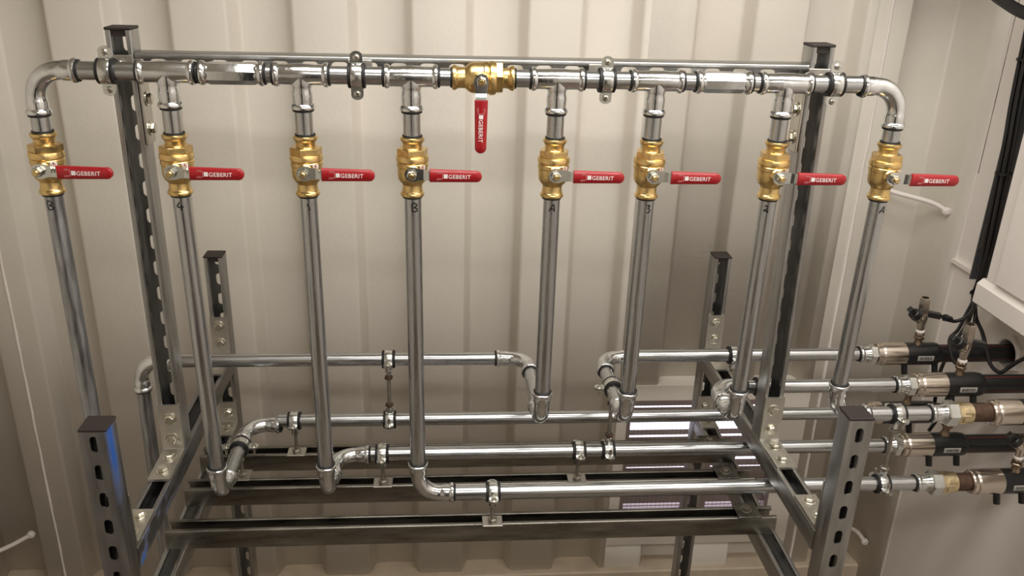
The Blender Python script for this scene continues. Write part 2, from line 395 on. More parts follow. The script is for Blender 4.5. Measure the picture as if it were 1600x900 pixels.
# ================================================================== STRUT RACK
def arc(cx, cy, r, a0, a1, n=3): return [(cx+r*math.cos(a0+(a1-a0)*i/n), cy+r*math.sin(a0+(a1-a0)*i/n)) for i in range(n+1)]
def thick(path, t):
    P = [Vector(p) for p in path]; L_, R_ = [], []
    for i, p in enumerate(P):
        a = P[max(0, i-1)]; b = P[min(len(P)-1, i+1)]; d = (b-a).normalized(); n = Vector((-d.y, d.x))
        L_.append(tuple(p)); R_.append(tuple(p+n*t))
    return L_+R_[::-1]
SW = 0.0410
def strut_mb(length, slot0=0.025, pitch=0.05, slots=True):
    """slotted C channel along +z: open side towards -y, web at y = SW, centred on x = 0"""
    mb = MB(); h = SW/2; t = 0.0025; r = 0.003
    for sgn in (1, -1):
        path = [(-h, SW)]+arc(-h+r, r, r, PI, 1.5*PI)+arc(-0.0115-0.002, 0.002, 0.002, -PI/2, 0)+[(-0.0115, 0.0075)]
        poly = [(sgn*x, y) for x, y in thick(path, t)]
        if sgn < 0: poly = poly[::-1]
        mb.prism(poly, 0, length)
    # web with real slots
    y0, y1 = SW-t, SW
    hw = h-t
    def plate(z0, z1): mb.box((-hw, y0, z0), (hw, y1, z1))
    if not slots: plate(0, length); return mb
    n = int((length-slot0)/pitch); z = 0
    N = 20
    for i in range(n+1):
        c = slot0+i*pitch
        za, zb = max(z, c-pitch/2), min(length, c+pitch/2)
        if c+0.0145 > length or c-0.0145 < z: continue
        if za > z+1e-6: plate(z, za)
        up_, dn_ = zb-c, c-za
        inn, out = [], []
        angs = sorted([2*PI*k/N for k in range(N)]+[math.atan2(s1, s2*hw) % (2*PI) for s1 in (up_, -dn_) for s2 in (1, -1)])
        for a in angs:
            cx, cz = math.cos(a), math.sin(a)
            # stadium 13 x 28 mm
            rr = 0.0065; L2 = 0.0075
            # intersection of ray with stadium
            if abs(cx) > 1e-9 and abs(rr/abs(cx)*cz) <= L2: s_ = rr/abs(cx)
            else:
                sg = 1 if cz > 0 else -1; bq = sg*L2*cz; s_ = bq+math.sqrt(max(0, bq*bq-(L2*L2-rr*rr)))
            inn.append((s_*cx, c+s_*cz))
            k = min(hw/abs(cx) if abs(cx) > 1e-9 else 9, (up_ if cz > 0 else dn_)/abs(cz) if abs(cz) > 1e-9 else 9)
            out.append((k*cx, c+k*cz))
        m_ = len(angs)
        vs = [(x, y0, zz) for x, zz in inn]+[(x, y0, zz) for x, zz in out]+[(x, y1, zz) for x, zz in inn]+[(x, y1, zz) for x, zz in out]
        fs = []
        for k in range(m_):
            k2 = (k+1) % m_
            fs += [(k, k2, m_+k2, m_+k), (2*m_+k, 3*m_+k, 3*m_+k2, 2*m_+k2), (k, 2*m_+k, 2*m_+k2, k2)]
        mb.add(vs, fs); z = zb
    if z < length-1e-6: plate(z, length)
    return mb
def cap_mb(z): return MB().box((-SW/2-0.0006, -0.0008, z), (SW/2+0.0006, SW+0.0006, z+0.0045), bev=0.0012).box((-SW/2+0.003, 0.003, z-0.010), (SW/2-0.003, SW-0.0032, z))
def post(x0, yfront, ztop, zbot, label, face=1, top_x=None, mat='strut', slot_top=0.030, group=None):
    """x0: left edge at the foot"""
    L_ = ztop-zbot
    cx = x0+SW/2; tx = (top_x+SW/2) if top_x is not None else cx
    foot = W((cx, yfront if face == 1 else yfront+SW, zbot)); top = W((tx, foot.y, ztop))
    z = (top-foot).normalized(); y = Vector((0, face, 0))
    t = thing('strut_post', label, 'post', frame(foot, y=y, z=z), group)
    part(strut_mb(L_-0.0045, (L_-slot_top) % 0.05 if (L_-slot_top) % 0.05 > 0.025 else (L_-slot_top) % 0.05+0.05), 'channel', mat, t)
    part(cap_mb(L_-0.0045), 'end_cap', 'cap', t, 'dark brown plastic end cap')
    return t
def beam(o, zdir, ydir, length, name, label, mat='strut', slots=True, cat='rail', group=None):
    mb = strut_mb(length, slots=slots)
    x = Vector(ydir).cross(Vector(zdir))
    ob = mb.build(name, mat, None, frame(W(o), y=ydir, z=zdir))
    return tag(ob, label, cat, group)
XLp, XRp = -0.538, 0.651
YFB = 1.1944; YBK = 1.889; ZA = -0.9445; YT = 1.487
post(XLp, YFB-SW, -0.6945, ZF, 'short slotted strut post at the front left with a blue smear on its edge', face=-1, mat='strut_blue', slot_top=0.026)
post(XRp, YFB-SW, -0.6945, ZF, 'short slotted strut post at the front right', face=-1, slot_top=0.032)
post(XLp, YBK, -0.6887, ZF, 'strut post standing at the back left against the wall', slot_top=0.020)
post(XRp, YBK, -0.6887, ZF, 'strut post standing at the back right against the wall', slot_top=0.020)
post(XLp, YT, -0.1509, ZA+0.0005, 'tall strut post at the left end of the valve header', top_x=-0.5390, slot_top=0.028)
post(XRp, YT, -0.1535, ZA+0.0005, 'tall strut post at the right end of the valve header', top_x=0.637, slot_top=0.028)
# side arms: open side up
ZA2 = -1.1235
for x0, m_, side in ((XLp, 'arm_blue', 'left'), (XRp, 'strut', 'right')):
    beam((x0+SW/2, YFB+0.001, ZA), (0, 1, 0), (0, 0, -1), YBK-YFB-0.002, 'side_rail', 'upper side arm of the rack on the %s, carrying the tall post' % side, m_, cat='rail')
    beam((x0+SW/2, YFB+0.001, ZA2), (0, 1, 0), (0, 0, -1), YBK-YFB-0.002, 'side_rail', 'lower side arm of the rack on the %s, under the cross rails' % side, 'strut', cat='rail')
# cross rails
RY = [1.435, 1.572, 1.697]
for y, lb in zip(RY, ('front cross rail under the lowest steel pipe', 'middle of the three dark cross rails under the pipes', 'rear cross rail nearest the corrugated wall')):
    beam((-0.533, y, ZA2+SW+0.0006), (1, 0, 0), (0, 0, -1), 1.218, 'cross_rail', lb, 'strut_dark', False, cat='rail')
# header rail between the tall posts
HRZ = -0.1905
beam((-0.4965, YT+0.0, HRZ-SW/2), (1, 0, 0.0022), (0, 1, 0), 0.640+0.4965-0.003, 'header_rail', 'top strut rail joining the two tall posts behind the valve header', 'strut', cat='rail')

def bolt_mb(r=0.0095, h=0.0068):
    mb = MB(); mb.lathe([(0.0122, 0), (0.0125, 0.0004), (0.0125, 0.0016), (0.0118, 0.002)], 20)
    mb.hexa(r, 0.002, 0.002+h, a0=random.random()); return mb
BOLT = None
def bolt(parent, mx, r=0.0095):
    o = bolt_mb(r).build('bolt', 'bolt', smooth=30); o.parent = parent; o.matrix_basis = mx; return o
def angle_bracket(corner, ydir, l1, l2, label, b1=(), b2=(), slot=False, width=0.040):
    """local: upright plate in the xz plane at y 0..-t, foot towards -y; ydir = world direction of local +y"""
    t_ = thing('angle_bracket', label, 'bracket', frame(corner, y=ydir, z=(0, 0, 1)))
    t = 0.005; h = width/2
    prof_ = [(0, 0), (0, l1), (-t, l1), (-t, t+0.006), (-t-0.0018, t+0.0018), (-t-0.006, t), (-l2, t), (-l2, 0)]
    mb = MB(); mb.prism(prof_, -h, h, Matrix(((0, 0, 1, 0), (1, 0, 0, 0), (0, 1, 0, 0), (0, 0, 0, 1))))
    part(mb, 'plate', 'plate', t_, smooth=25)
    for z in b1: bolt(t_, frame((0, -t, z), x=(1, 0, 0), z=(0, -1, 0)))
    for y in b2: bolt(t_, frame((0, -y, t), x=(1, 0, 0), z=(0, 0, 1)))
    return t_
cxL, cxR = XLp+SW/2, XRp+SW/2
angle_bracket(W((cxL, YT-0.0005, ZA+0.0005)), (0, 1, 0), 0.102, 0.105, 'zinc angle bracket bolting the foot of the tall left post to its arm', (0.030, 0.074), (0.034, 0.078))
angle_bracket(W((cxR, YT-0.0005, ZA+0.0005)), (0, 1, 0), 0.102, 0.105, 'zinc angle bracket bolting the foot of the tall right post to its arm', (0.030, 0.074), (0.034, 0.078))
angle_bracket(W((cxL, YBK-0.0005, ZA+0.0005)), (0, 1, 0), 0.105, 0.095, 'zinc angle bracket with two upright bolts on the back left post', (0.042, 0.085), (0.045,))
angle_bracket(W((cxR, YBK-0.0005, ZA+0.0005)), (0, 1, 0), 0.105, 0.095, 'zinc angle bracket with two upright bolts on the back right post', (0.042, 0.085), (0.045,))
angle_bracket(W((cxL, YBK-0.0005, ZA2+0.0005)), (0, 1, 0), 0.060, 0.065, 'lower angle bracket on the back left post, above the lower arm', (0.032,), (0.035,))
angle_bracket(W((cxR, YBK-0.0005, ZA2+0.0005)), (0, 1, 0), 0.060, 0.065, 'lower angle bracket on the back right post, above the lower arm', (0.032,), (0.035,))
angle_bracket(W((cxL, YFB+0.0005, ZA+0.0005)), (0, -1, 0), 0.102, 0.098, 'zinc angle bracket behind the front left post, one bolt showing', (0.030, 0.074), (0.034, 0.078))
angle_bracket(W((cxR, YFB+0.0005, ZA+0.0005)), (0, -1, 0), 0.102, 0.098, 'zinc angle bracket behind the front right post, one bolt showing', (0.030, 0.074), (0.034, 0.078))
# brackets holding the header rail on the flank of each tall post
def flank(xf, sgn, label):
    o = W((xf, YT+SW/2, HRZ-SW))
    t_ = thing('flank_bracket', label, 'bracket', frame(o, x=(0, -sgn, 0), y=(sgn, 0, 0)))
    # local x across the strut, local y away from the post, local z up
    mb = MB(); mb.box((-0.020, 0.0005, -0.112), (0.020, 0.0055, 0.0), bev=0.0015)
    mb.box((-0.020, 0.0055, -0.005), (0.020, 0.085, 0.0), bev=0.001); part(mb, 'plate', 'plate', t_, smooth=25)
    for z in (-0.036, -0.086): bolt(t_, frame((0, 0.0055, z), x=(1, 0, 0), z=(0, 1, 0)))
flank(-0.4975, 1, 'side bracket with two bolts on the right flank of the tall left post')
flank(0.6395, -1, 'side bracket with two bolts on the left flank of the tall right post')
# dark end plates of the cross rails at the right arm
for y, lb in zip(RY, ('front', 'middle', 'rear')):
    t_ = thing('rail_plate', 'dark plate clamping the right end of the %s cross rail under the arm' % lb, 'plate', Matrix.Translation(W((0.625, y, ZA2+SW+0.0008))))
    part(MB().box((-0.022, -0.004, 0.0003), (0.026, SW+0.004, 0.0053), T(0, -SW/2, 0), 0.001), 'plate', 'strut_dark', t_)
    o = bolt(t_, T(0.0, 0.0, 0.0053), 0.008); o.data.materials[0] = M['rod']
for ob in [o for o in S.objects if o.name.startswith('cross_rail')]: ob.location.y -= 0  # rails are centred on their own y

# ================================================================== PIPEWORK
PR = 0.0143
def pipe(a, b, label, mat='pipe', r=PR, group=None):
    a, b = W(a), W(b); L_ = (b-a).length
    mb = MB(); mb.lathe([(r-0.0012, 0), (r, 0.0006), (r, L_-0.0006), (r-0.0012, L_)], 32)
    return tag(mb.build('steel_pipe', mat, None, axis(a, b-a)), label, 'pipe', group)
def bead_prof(r, hw): return [(r-0.0042, -hw), (r-0.001, -hw*0.9), (r, -hw*0.35), (r, hw*0.35), (r-0.001, hw*0.9), (r-0.0042, hw)]
def collar(parent, mx, mat='fitting', r=0.0195):
    """press bead with its raised rim; local z points out of the fitting, origin at the mouth"""
    mb = MB()
    mb.ring([(0.0146, -0.010), (r-0.0030, -0.010), (r-0.0016, -0.0085), (r-0.0002, -0.006), (r, -0.004), (r-0.0006, -0.0018), (r-0.0022, -0.0006), (0.0150, 0)], 32)
    o = mb.build('press_collar', mat); place(o, parent, mx)
    mb = MB(); mb.ring([(0.0140, -0.001), (0.0172, -0.0008), (0.0172, 0.0018), (0.0150, 0.0030), (0.0140, 0.0030)], 28)
    o = mb.build('sealing_ring', 'seal'); place(o, parent, mx)
def elbow(corner, dA, dB, label, leg=0.0695, R_=0.043, second=True):
    c = W(corner)
    t_ = thing('press_elbow', label, 'elbow', frame(c, x=dA, y=dB))
    P = [(leg-0.004, 0, 0), (leg-0.012, 0, 0), (R_+0.006, 0, 0), (R_+0.003, 0, 0), (R_, 0, 0)]; rad = [0.0163, 0.0163, 0.0163, 0.0156, 0.0148]
    for i in range(1, 12):
        a = (PI/2)*i/12; P.append((R_-R_*math.sin(a), R_-R_*math.cos(a), 0)); rad.append(0.0148+0.0004*math.sin(2*a))
    P += [(0, R_, 0), (0, R_+0.003, 0), (0, R_+0.006, 0), (0, leg-0.012, 0), (0, leg-0.004, 0)]; rad += [0.0148, 0.0156, 0.0163, 0.0163, 0.0163]
    part(MB().sweep(P, rad, 28), 'body', 'fitting', t_)
    collar(t_, frame((leg, 0, 0), y=(0, 0, 1), z=(1, 0, 0)))
    collar(t_, frame((0, leg, 0), y=(0, 0, 1), z=(0, 1, 0)))
    return t_
def tee(c, label, h=0.0435, d=0.0555):
    t_ = thing('press_tee', label, 'tee', frame(W(c), x=(1, 0, 0), z=(0, 0, 1)))
    mb = MB()
    mb.lathe([(0.0155, -h+0.004), (0.0163, -h+0.009), (0.0163, -0.020), (0.0172, -0.012), (0.0172, 0.012), (0.0163, 0.020), (0.0163, h-0.009), (0.0155, h-0.004)], 32, frame((0, 0, 0), y=(0, 0, 1), z=(1, 0, 0)))
    mb.lathe([(0.0168, 0.004), (0.0166, 0.0145), (0.0158, 0.019), (0.0152, 0.022), (0.0164, 0.0265), (0.0168, 0.032), (0.0164, 0.040), (0.0158, 0.046), (0.0158, d-0.004)], 32, frame((0, 0, 0), y=(0, 1, 0), z=(0, 0, -1)))
    part(mb, 'body', 'fitting', t_)
    collar(t_, frame((h, 0, 0), y=(0, 1, 0), z=(1, 0, 0))); collar(t_, frame((-h, 0, 0), y=(0, 1, 0), z=(-1, 0, 0)))
    collar(t_, frame((0, 0, -d), y=(0, 1, 0), z=(0, 0, -1)))
    return t_
def coupling(xa, xb, z, label):
    c = q((xa+xb)/2, 0, z); h = (xb-xa)*1.06/2
    t_ = thing('press_coupling', label, 'coupling', frame(W(c), y=(0, 1, 0), z=(1, 0, 0)))
    mb = MB(); mb.lathe([(0.0158, -h+0.004), (0.0160, -h+0.011), (0.0178, -h+0.017), (0.0178, h-0.017), (0.0160, h-0.011), (0.0158, h-0.004)], 8, None, PI/8+0.13)
    mb.lathe([(0.0150, -h+0.003), (0.0163, -h+0.006), (0.0163, -h+0.013), (0.0150, -h+0.020)], 24); mb.lathe([(0.0150, h-0.020), (0.0163, h-0.013), (0.0163, h-0.006), (0.0150, h-0.003)], 24)
    part(mb, 'body', 'fitting', t_, smooth=25)
    collar(t_, T(0, 0, h)); collar(t_, frame((0, 0, -h), y=(0, 1, 0), z=(0, 0, -1)))

# ---- lettering from the built-in font, as mesh
def text_mb(body, size, mx, bold=0.0, ext=0.00015):
    cu = bpy.data.curves.new('t', 'FONT'); cu.body = body; cu.size = size; cu.extrude = ext; cu.offset = bold; cu.align_x = 'LEFT'; cu.space_character = 1.07
    o = bpy.data.objects.new('t', cu); S.collection.objects.link(o)
    bpy.context.view_layer.update()
    me = bpy.data.meshes.new_from_object(o.evaluated_get(bpy.context.evaluated_depsgraph_get()))
    mb = MB(); mb.add([v.co.copy() for v in me.vertices], [tuple(p.vertices) for p in me.polygons], mx)
    bpy.data.objects.remove(o); bpy.data.curves.remove(cu); bpy.data.meshes.remove(me)
    return mb
# ---- ball valve: flow along local z, stem towards local -y, lever towards local +x
def make_valve():
    t_ = bpy.data.objects.new('ball_valve', None); t_.empty_display_size = 0.02; S.collection.objects.link(t_)
    H = 0.0508
    mb = MB()
    mb.lathe([(0.0150, H-0.003), (0.0172, H-0.0095), (0.0162, H-0.0125), (0.0160, H-0.0185), (0.0180, H-0.0205), (0.0180, 0.020)], 32)
    mb.hexa(0.0262, 0.0200, 0.0310, a0=0.3, ch=0.0008)
    mb.lathe([(0.0210, 0.0215), (0.0258, 0.0200), (0.0272, 0.0165), (0.0272, 0.0110), (0.0262, 0.0095), (0.0252, 0.0085), (0.0264, 0.0070), (0.0264, 0.0010), (0.0252, -0.0005),
              (0.0250, -0.013), (0.0240, -0.0195), (0.0215, -0.0245), (0.0182, -0.0275), (0.0168, -0.0300), (0.0168, -H+0.0125), (0.0178, -H+0.0095), (0.0150, -H+0.003)], 36)
    # stem boss
    mb.lathe([(0.0135, 0.012), (0.0128, 0.0265), (0.0105, 0.0290), (0.0105, 0.0330)], 24, frame((0, 0, -0.0045), x=(1, 0, 0), z=(0, -1, 0)))
    part(mb, 'body', 'brass', t_, None, 22)
    for sg in (1, -1):
        mx = T(0, 0, H) if sg > 0 else frame((0, 0, -H), y=(0, 1, 0), z=(0, 0, -1))
        mb = MB(); mb.ring([(0.0146, -0.010), (0.0168, -0.010), (0.0182, -0.0085), (0.0198, -0.006), (0.0202, -0.004), (0.0196, -0.0016), (0.0176, -0.0005), (0.0150, 0)], 32)
        place(mb.build('press_collar', 'brass'), t_, mx)
        mb = MB(); mb.ring([(0.0140, -0.001), (0.0168, -0.0008), (0.0165, 0.0022), (0.0140, 0.0025)], 28); place(mb.build('sealing_ring', 'seal'), t_, mx)
    zc = -0.0045
    F = frame((0, 0, zc), x=(1, 0, 0), z=(0, -1, 0))       # local of the stem: x lever, y up(-> +z), z out
    part(MB().lathe([(0.0046, 0.030), (0.0046, 0.0500), (0.0036, 0.0512)], 16, F), 'stem', 'brass', t_)
    part(MB().hexa(0.0084, 0.0385, 0.0468, F, a0=0.2), 'stem_nut', 'bolt', t_, 'zinc plated hexagon nut', 25)
    # stamped lever: round hub, neck, jog outwards, flat tongue
    outl = [(-0.012, 0.0), (-0.0095, 0.0075), (-0.002, 0.0115), (0.006, 0.0115), (0.012, 0.0095), (0.020, 0.0088), (0.020, -0.0088), (0.012, -0.0095), (0.006, -0.0118), (-0.002, -0.0118), (-0.0095, -0.0075)]
    mb = MB(); mb.prism(outl, 0.0345, 0.0372, F)
    st = [(0.019, 0.0345), (0.0245, 0.0365), (0.028, 0.0385), (0.045, 0.0385)]
    for (x0, z0), (x1, z1) in zip(st[:-1], st[1:]):
        w0 = 0.0088 if x0 < 0.02 else 0.0082; w1 = 0.0082
        vs = [(x0, -w0, z0), (x1, -w1, z1), (x1, w1, z1), (x0, w0, z0), (x0, -w0, z0+0.0027), (x1, -w1, z1+0.0027), (x1, w1, z1+0.0027), (x0, w0, z0+0.0027)]
        mb.add(vs, [(0, 3, 2, 1), (4, 5, 6, 7), (0, 1, 5, 4), (3, 7, 6, 2), (0, 4, 7, 3), (1, 2, 6, 5)], F)
    part(mb, 'lever', 'zinc', t_, 'zinc plated lever plate', 30)
    # red sleeve, slightly wider to the root, rounded tip
    g0, g1 = 0.029, 0.1145; poly = [(g0, -0.0106), (g1-0.012, -0.0092)]+arc(g1-0.0095, 0, 0.0094, -PI/2+0.1, PI/2-0.1, 8)+[(g1-0.012, 0.0092), (g0, 0.0106)]
    n = len(poly); zs = [(0.0358, 0.0012), (0.0370, 0.0), (0.0420, 0.0), (0.0434, 0.0014)]
    cx = sum(p[0] for p in poly)/n; vs = []
    for zz, ins in zs:
        for (x, y) in poly:
            dx = -ins if x > g1-0.012 else 0
            vs.append((x+dx if x > g0+0.001 else x+ins*0.5, y-math.copysign(ins, y) if abs(y) > ins else y, zz))
    fs = [tuple(range(n-1, -1, -1)), tuple(range(3*n, 4*n))]
    for r_ in range(3):
        for i in range(n): fs.append((r_*n+i, r_*n+(i+1) % n, (r_+1)*n+(i+1) % n, (r_+1)*n+i))
    grip = part(MB().add(vs, fs, F), 'grip', 'red', t_, 'red vinyl grip', 50)
    top = 0.0435
    mb = text_mb('GEBERIT', 0.0094, F @ T(0.0595, -0.0036, top) @ Matrix.Diagonal((0.98, 1, 1, 1)), 0.00006)
    mb.box((0.0520, -0.0034, top-0.0001), (0.0584, 0.0034, top+0.00015), F)
    part(mb, 'lettering', 'print', grip, 'white brand lettering and square', 0)
    mb = text_mb('ON', 0.0042, F @ T(0.0415, 0.0040, top)); m2 = text_mb('OFF', 0.0042, F @ T(0.0405, -0.0066, top))
    mb.v += [tuple(v) for v in []]; mb.add(m2.v, m2.f)
    mb.box((0.0498, -0.0050, top-0.0001), (0.0503, 0.0050, top+0.00015), F)
    for sg in (1, -1): mb.prism([(0.0490, sg*0.0035), (0.05005, sg*0.0055), (0.0511, sg*0.0035)][::sg], top-0.0001, top+0.00015, F)
    part(mb, 'position_marks', 'faint', grip, None, 0)
    # small paper sticker on the body
    Fs = frame((0.0165, -0.0200, 0.0015), x=(0.75, 0.66, 0), z=(0.66, -0.75, 0))
    st_ = part(MB().box((-0.0045, -0.0050, 0.0), (0.0060, 0.0050, 0.0004), Fs), 'sticker', 'print', t_, 'small white sticker', 0)
    part(MB().ring([(0.0026, 0.0003), (0.0036, 0.0003), (0.0036, 0.0006), (0.0026, 0.0006)], 20, Fs), 'sticker_ring', 'redring', st_, None, 0)
    return t_
def copy_tree(o, parent=None):
    c = o.copy(); S.collection.objects.link(c); c.parent = parent
    for ch in [x for x in list(S.objects) if x.parent == o]: copy_tree(ch, c)
    return c
proto_valve = [None]
def valve(mx, label):
    if proto_valve[0] is None: v = make_valve(); proto_valve[0] = v
    else: v = copy_tree(proto_valve[0])
    v.matrix_world = mx; tag(v, label, 'valve', 'brass ball valves with red levers'); return v

# ---- hand written marks on the pipes: strokes wrapped on the front of the tube
GLY = {'B': [[(-.35, -.5), (-.35, .5), (.15, .45), (.25, .2), (-.1, .02), (.3, -.15), (.25, -.45), (-.35, -.5)]],
       '4': [[(-.05, .5), (-.4, -.05), (.4, -.08)], [(.15, .25), (.05, -.5)]],
       '1': [[(-.15, .4), (.15, -.4)]],
       'A': [[(-.45, -.35), (.15, .5), (.3, -.4)], [(-.2, -.05), (.3, -.12)]],
       '3': [[(-.2, .45), (.2, .42), (-.05, .1), (.25, -.1), (.1, -.42), (-.2, -.45)]],
       '2': [[(-.2, .35), (.1, .5), (.2, .15), (-.3, -.15), (.05, -.2), (.35, -.35)], [(.1, -.2), (.35, -.15)]]}
def mark(parent, ch, z, ang=0.0, size=0.0140):
    """parent: pipe whose local z runs down; front of pipe is local -y"""
    mb = MB(); r = PR+0.0002
    for stroke in GLY[ch]:
        P = []
        for (u, v) in catmull([(a, b, 0) for a, b in stroke], 5) and [(p.x, p.y) for p in catmull([(a, b, 0) for a, b in stroke], 5)]:
            th = u*size/PR*0.9+ang; P.append((r*math.sin(th), -r*math.cos(th), z+v*size))
        # ribbon
        vs = []; fs = []; hw = 0.0011
        for i, p in enumerate(P):
            a = Vector(P[max(0, i-1)]); b = Vector(P[min(len(P)-1, i+1)]); d = (b-a).normalized()
            nrm = Vector((p[0], p[1], 0)).normalized(); s_ = d.cross(nrm)*hw
            vs += [tuple(Vector(p)-s_), tuple(Vector(p)+s_)]
        for i in range(len(P)-1): fs.append((2*i, 2*i+1, 2*i+3, 2*i+2))
        mb.add(vs, fs)
    o = mb.build('marker_writing', 'ink', smooth=0); o['label'] = 'handwritten black mark'; o.parent = parent; return o

X = [None, -0.5964, -0.4044, -0.2085, -0.0446, 0.1788, 0.3338, 0.5392, 0.7280]
XB = [None, -0.5964, -0.3985, -0.2065, -0.0420, 0.1788, 0.3325, 0.5360, 0.7225]
ZU, ZW = -0.6095, -0.7530
PY = {1: 0, 2: 0.249, 3: 0.131, 4: 0.0, 5: 0.262, 6: 0.262, 7: 0.134, 8: 0.0}
ORD = ['', 'leftmost', 'second from left', 'third from left', 'fourth from left', 'fifth from left', 'sixth from left', 'seventh from left', 'rightmost']
LEG = 0.0695; lg = LEG/1.06
# header fittings
elbow(q(X[1], 0, 0), (1, 0, 0), (0, 0, -1), 'bright zinc elbow turning the header down at its left end')
elbow(q(X[8], 0, -0.002), (-1, 0, 0), (0, 0, -1), 'bright zinc elbow turning the header down at its right end')
for k in range(2, 8): tee(q(X[k], 0, 0), 'zinc press tee on the header above the %s brass valve' % ORD[k].replace('from left', 'from the left'))
coupling(-0.357, -0.262, 0, 'zinc sleeve coupling on the header between the two leftmost tees')
coupling(0.3955, 0.4835, 0, 'zinc sleeve coupling on the header between the two rightmost tees')
th = 0.0435/1.06
segs = [(X[1]+lg, X[2]-th, 'through the left header clamp'), (X[2]+th, -0.357, 'between the leftmost tee and its sleeve coupling'), (-0.262, X[3]-th, 'between the left sleeve coupling and the second tee'),
        (X[3]+th, X[4]-th, 'through the clamp left of centre'), (X[4]+th, 0.0168, 'left of the middle header valve'), (0.1126, X[5]-th, 'right of the middle header valve'),
        (X[5]+th, X[6]-th, 'through the clamp right of centre'), (X[6]+th, 0.3955, 'between the fifth tee and the right sleeve coupling'), (0.4835, X[7]-th, 'between the right sleeve coupling and the rightmost tee'),
        (X[7]+th, X[8]-lg, 'through the right header clamp')]
for a, b, lb in segs: pipe(q(a, 0, 0)+Vector((-0.004, 0, 0)), q(b, 0, 0)+Vector((0.004, 0, 0)), 'horizontal header pipe ' + lb)
valve(frame(W(q(0.0647, 0, 0)), x=(0, 0, -1), y=(0, 1, 0)), 'brass ball valve lying in the header with its red lever hanging straight down')
# risers
VZ = -0.139; vh = 0.0508/1.06
marks = [None, 'B', '4', '1', 'B', 'A', '3', '2', 'A']; mang = [0, -0.1, 0.05, 0.10, 0.25, -0.02, 0.15, -0.5, 0.30]
for k in range(1, 9):
    zt = -lg if k in (1, 8) else -0.0555/1.06
    zb = {1: -1.60, 4: ZW+lg, 2: ZW+lg, 3: ZW+lg}.get(k, ZU+lg)
    def at_z(z):
        t = min(1, max(0, (VZ-z)/(VZ-ZU))); return q(X[k]+(XB[k]-X[k])*t, 0, z)
    pipe(q(X[k], 0, zt+0.004), q(X[k], 0, VZ+vh-0.004), 'short pipe between the header and the %s brass valve' % ORD[k].replace('from left', 'from the left'))
    valve(frame(W(q(X[k], 0, VZ)), x=(1, 0, -0.012), z=(0, 0, 1)), '%s brass ball valve, its red lever pointing right%s' % (
        {1: 'leftmost', 8: 'rightmost'}.get(k, ORD[k].replace('from left', 'from the left')), ''))
    a = q(X[k], 0, VZ-vh+0.004); b = q(XB[k], 0, zb-0.004)
    dsc = {'B': 'B', '4': '4', '1': 'a single stroke', 'A': 'A', '3': '3', '2': '2'}[marks[k]]
    p = pipe(a, b, {1: 'leftmost riser pipe, marked B and stained grey, dropping behind the front post', 4: 'riser pipe marked B, nearly upright, in the middle of the rack',
                    8: 'rightmost riser pipe, marked A, ending above the front right post', 5: 'riser pipe marked A in the middle, right of centre'}.get(k, 'riser pipe below the %s valve, marked %s' % (ORD[k].replace('from left', 'from the left'), dsc)), 'pipe_dull' if k == 1 else 'pipe')
    # writing: local z runs downward, so flip the strokes
    ob = mark(p, marks[k], 0, mang[k])
    for v in ob.data.vertices: v.co.z = -v.co.z; v.co.x = -v.co.x
    # check handedness of the pipe frame: local x may point left
    xw = p.matrix_world.to_3x3() @ Vector((1, 0, 0))
    if xw.x > 0:
        for v in ob.data.vertices: v.co.x = -v.co.x
    yw = p.matrix_world.to_3x3() @ Vector((0, 1, 0))
    if yw.y < 0:
        for v in ob.data.vertices: v.co.y = -v.co.y
    for v in ob.data.vertices: v.co.z += 0.021
# turn-offs
E_ = (0, 1, 0)
for k in (2, 3, 5, 6, 7):
    z = ZW if k in (2, 3) else ZU
    nm = ORD[k].replace('from left', 'from the left')
    elbow(q(XB[k], 0, z), (0, 0, 1), (0, 1, 0), 'elbow at the foot of the %s riser turning towards the wall' % nm)
    dx = -1 if k == 5 else 1
    yp = PY[k]
    elbow(q(XB[k], yp, z), (0, -1, 0), (dx, 0, 0), {2: 'rear elbow turning the marked 4 line right, behind the second riser', 3: 'rear elbow turning right beside the foot of the third riser',
          5: 'rear elbow turning left beside the foot of the fifth riser', 6: 'rear elbow turning right, left of the sixth riser', 7: 'dull elbow turning right behind the foot of the seventh riser'}[k])
    if yp > 2*lg+0.005:
        pipe(q(XB[k], lg-0.004, z), q(XB[k], yp-lg+0.004, z), {2: 'short pipe running back from the foot of the second riser', 5: 'short pipe running back from the foot of the fifth riser', 6: 'short pipe running back from the foot of the sixth riser'}[k])
elbow(q(XB[4], 0, ZW), (0, 0, 1), (1, 0, 0), 'sweeping elbow at the foot of the middle riser turning right')
elbow(q(XB[8], 0, ZU+0.010), (0, 0, 1), (1, 0, 0), 'elbow at the foot of the rightmost riser, behind the front post cap')
# long horizontals
def hz(k, x0, x1, z, label, mat='pipe'): return pipe(q(x0, PY[k], z), q(x1, PY[k], z), label, mat)
hz(5, -0.604+lg-0.004, XB[5]-lg+0.004, ZU, 'long upper pipe along the wall running left from the fifth riser')
elbow(q(-0.604, PY[5], ZU), (1, 0, 0), (0, 0, -1), 'elbow at the far left turning the wall pipe down')
pipe(q(-0.604, PY[5], ZU-lg+0.004), q(-0.612, PY[5], -1.55), 'dull upright pipe at the far left below the wall pipe elbow', 'pipe_dull')
hz(6, XB[6]+lg-0.004, 0.8965, ZU+0.003, 'upper wall pipe running right from the sixth riser')
hz(7, XB[7]+lg-0.004, 0.9134, ZU-0.003, 'upper pipe passing right behind the tall right post')
hz(2, XB[2]+lg-0.004, 0.905, ZW+0.009, 'lower rear pipe with two clamps running the width of the rack')
hz(3, XB[3]+lg-0.004, 0.9164, ZW+0.001, 'middle lower pipe running right from the third riser')
hz(4, XB[4]+lg-0.004, 0.9144, ZW-0.0005, 'front lower pipe running right from the middle riser')
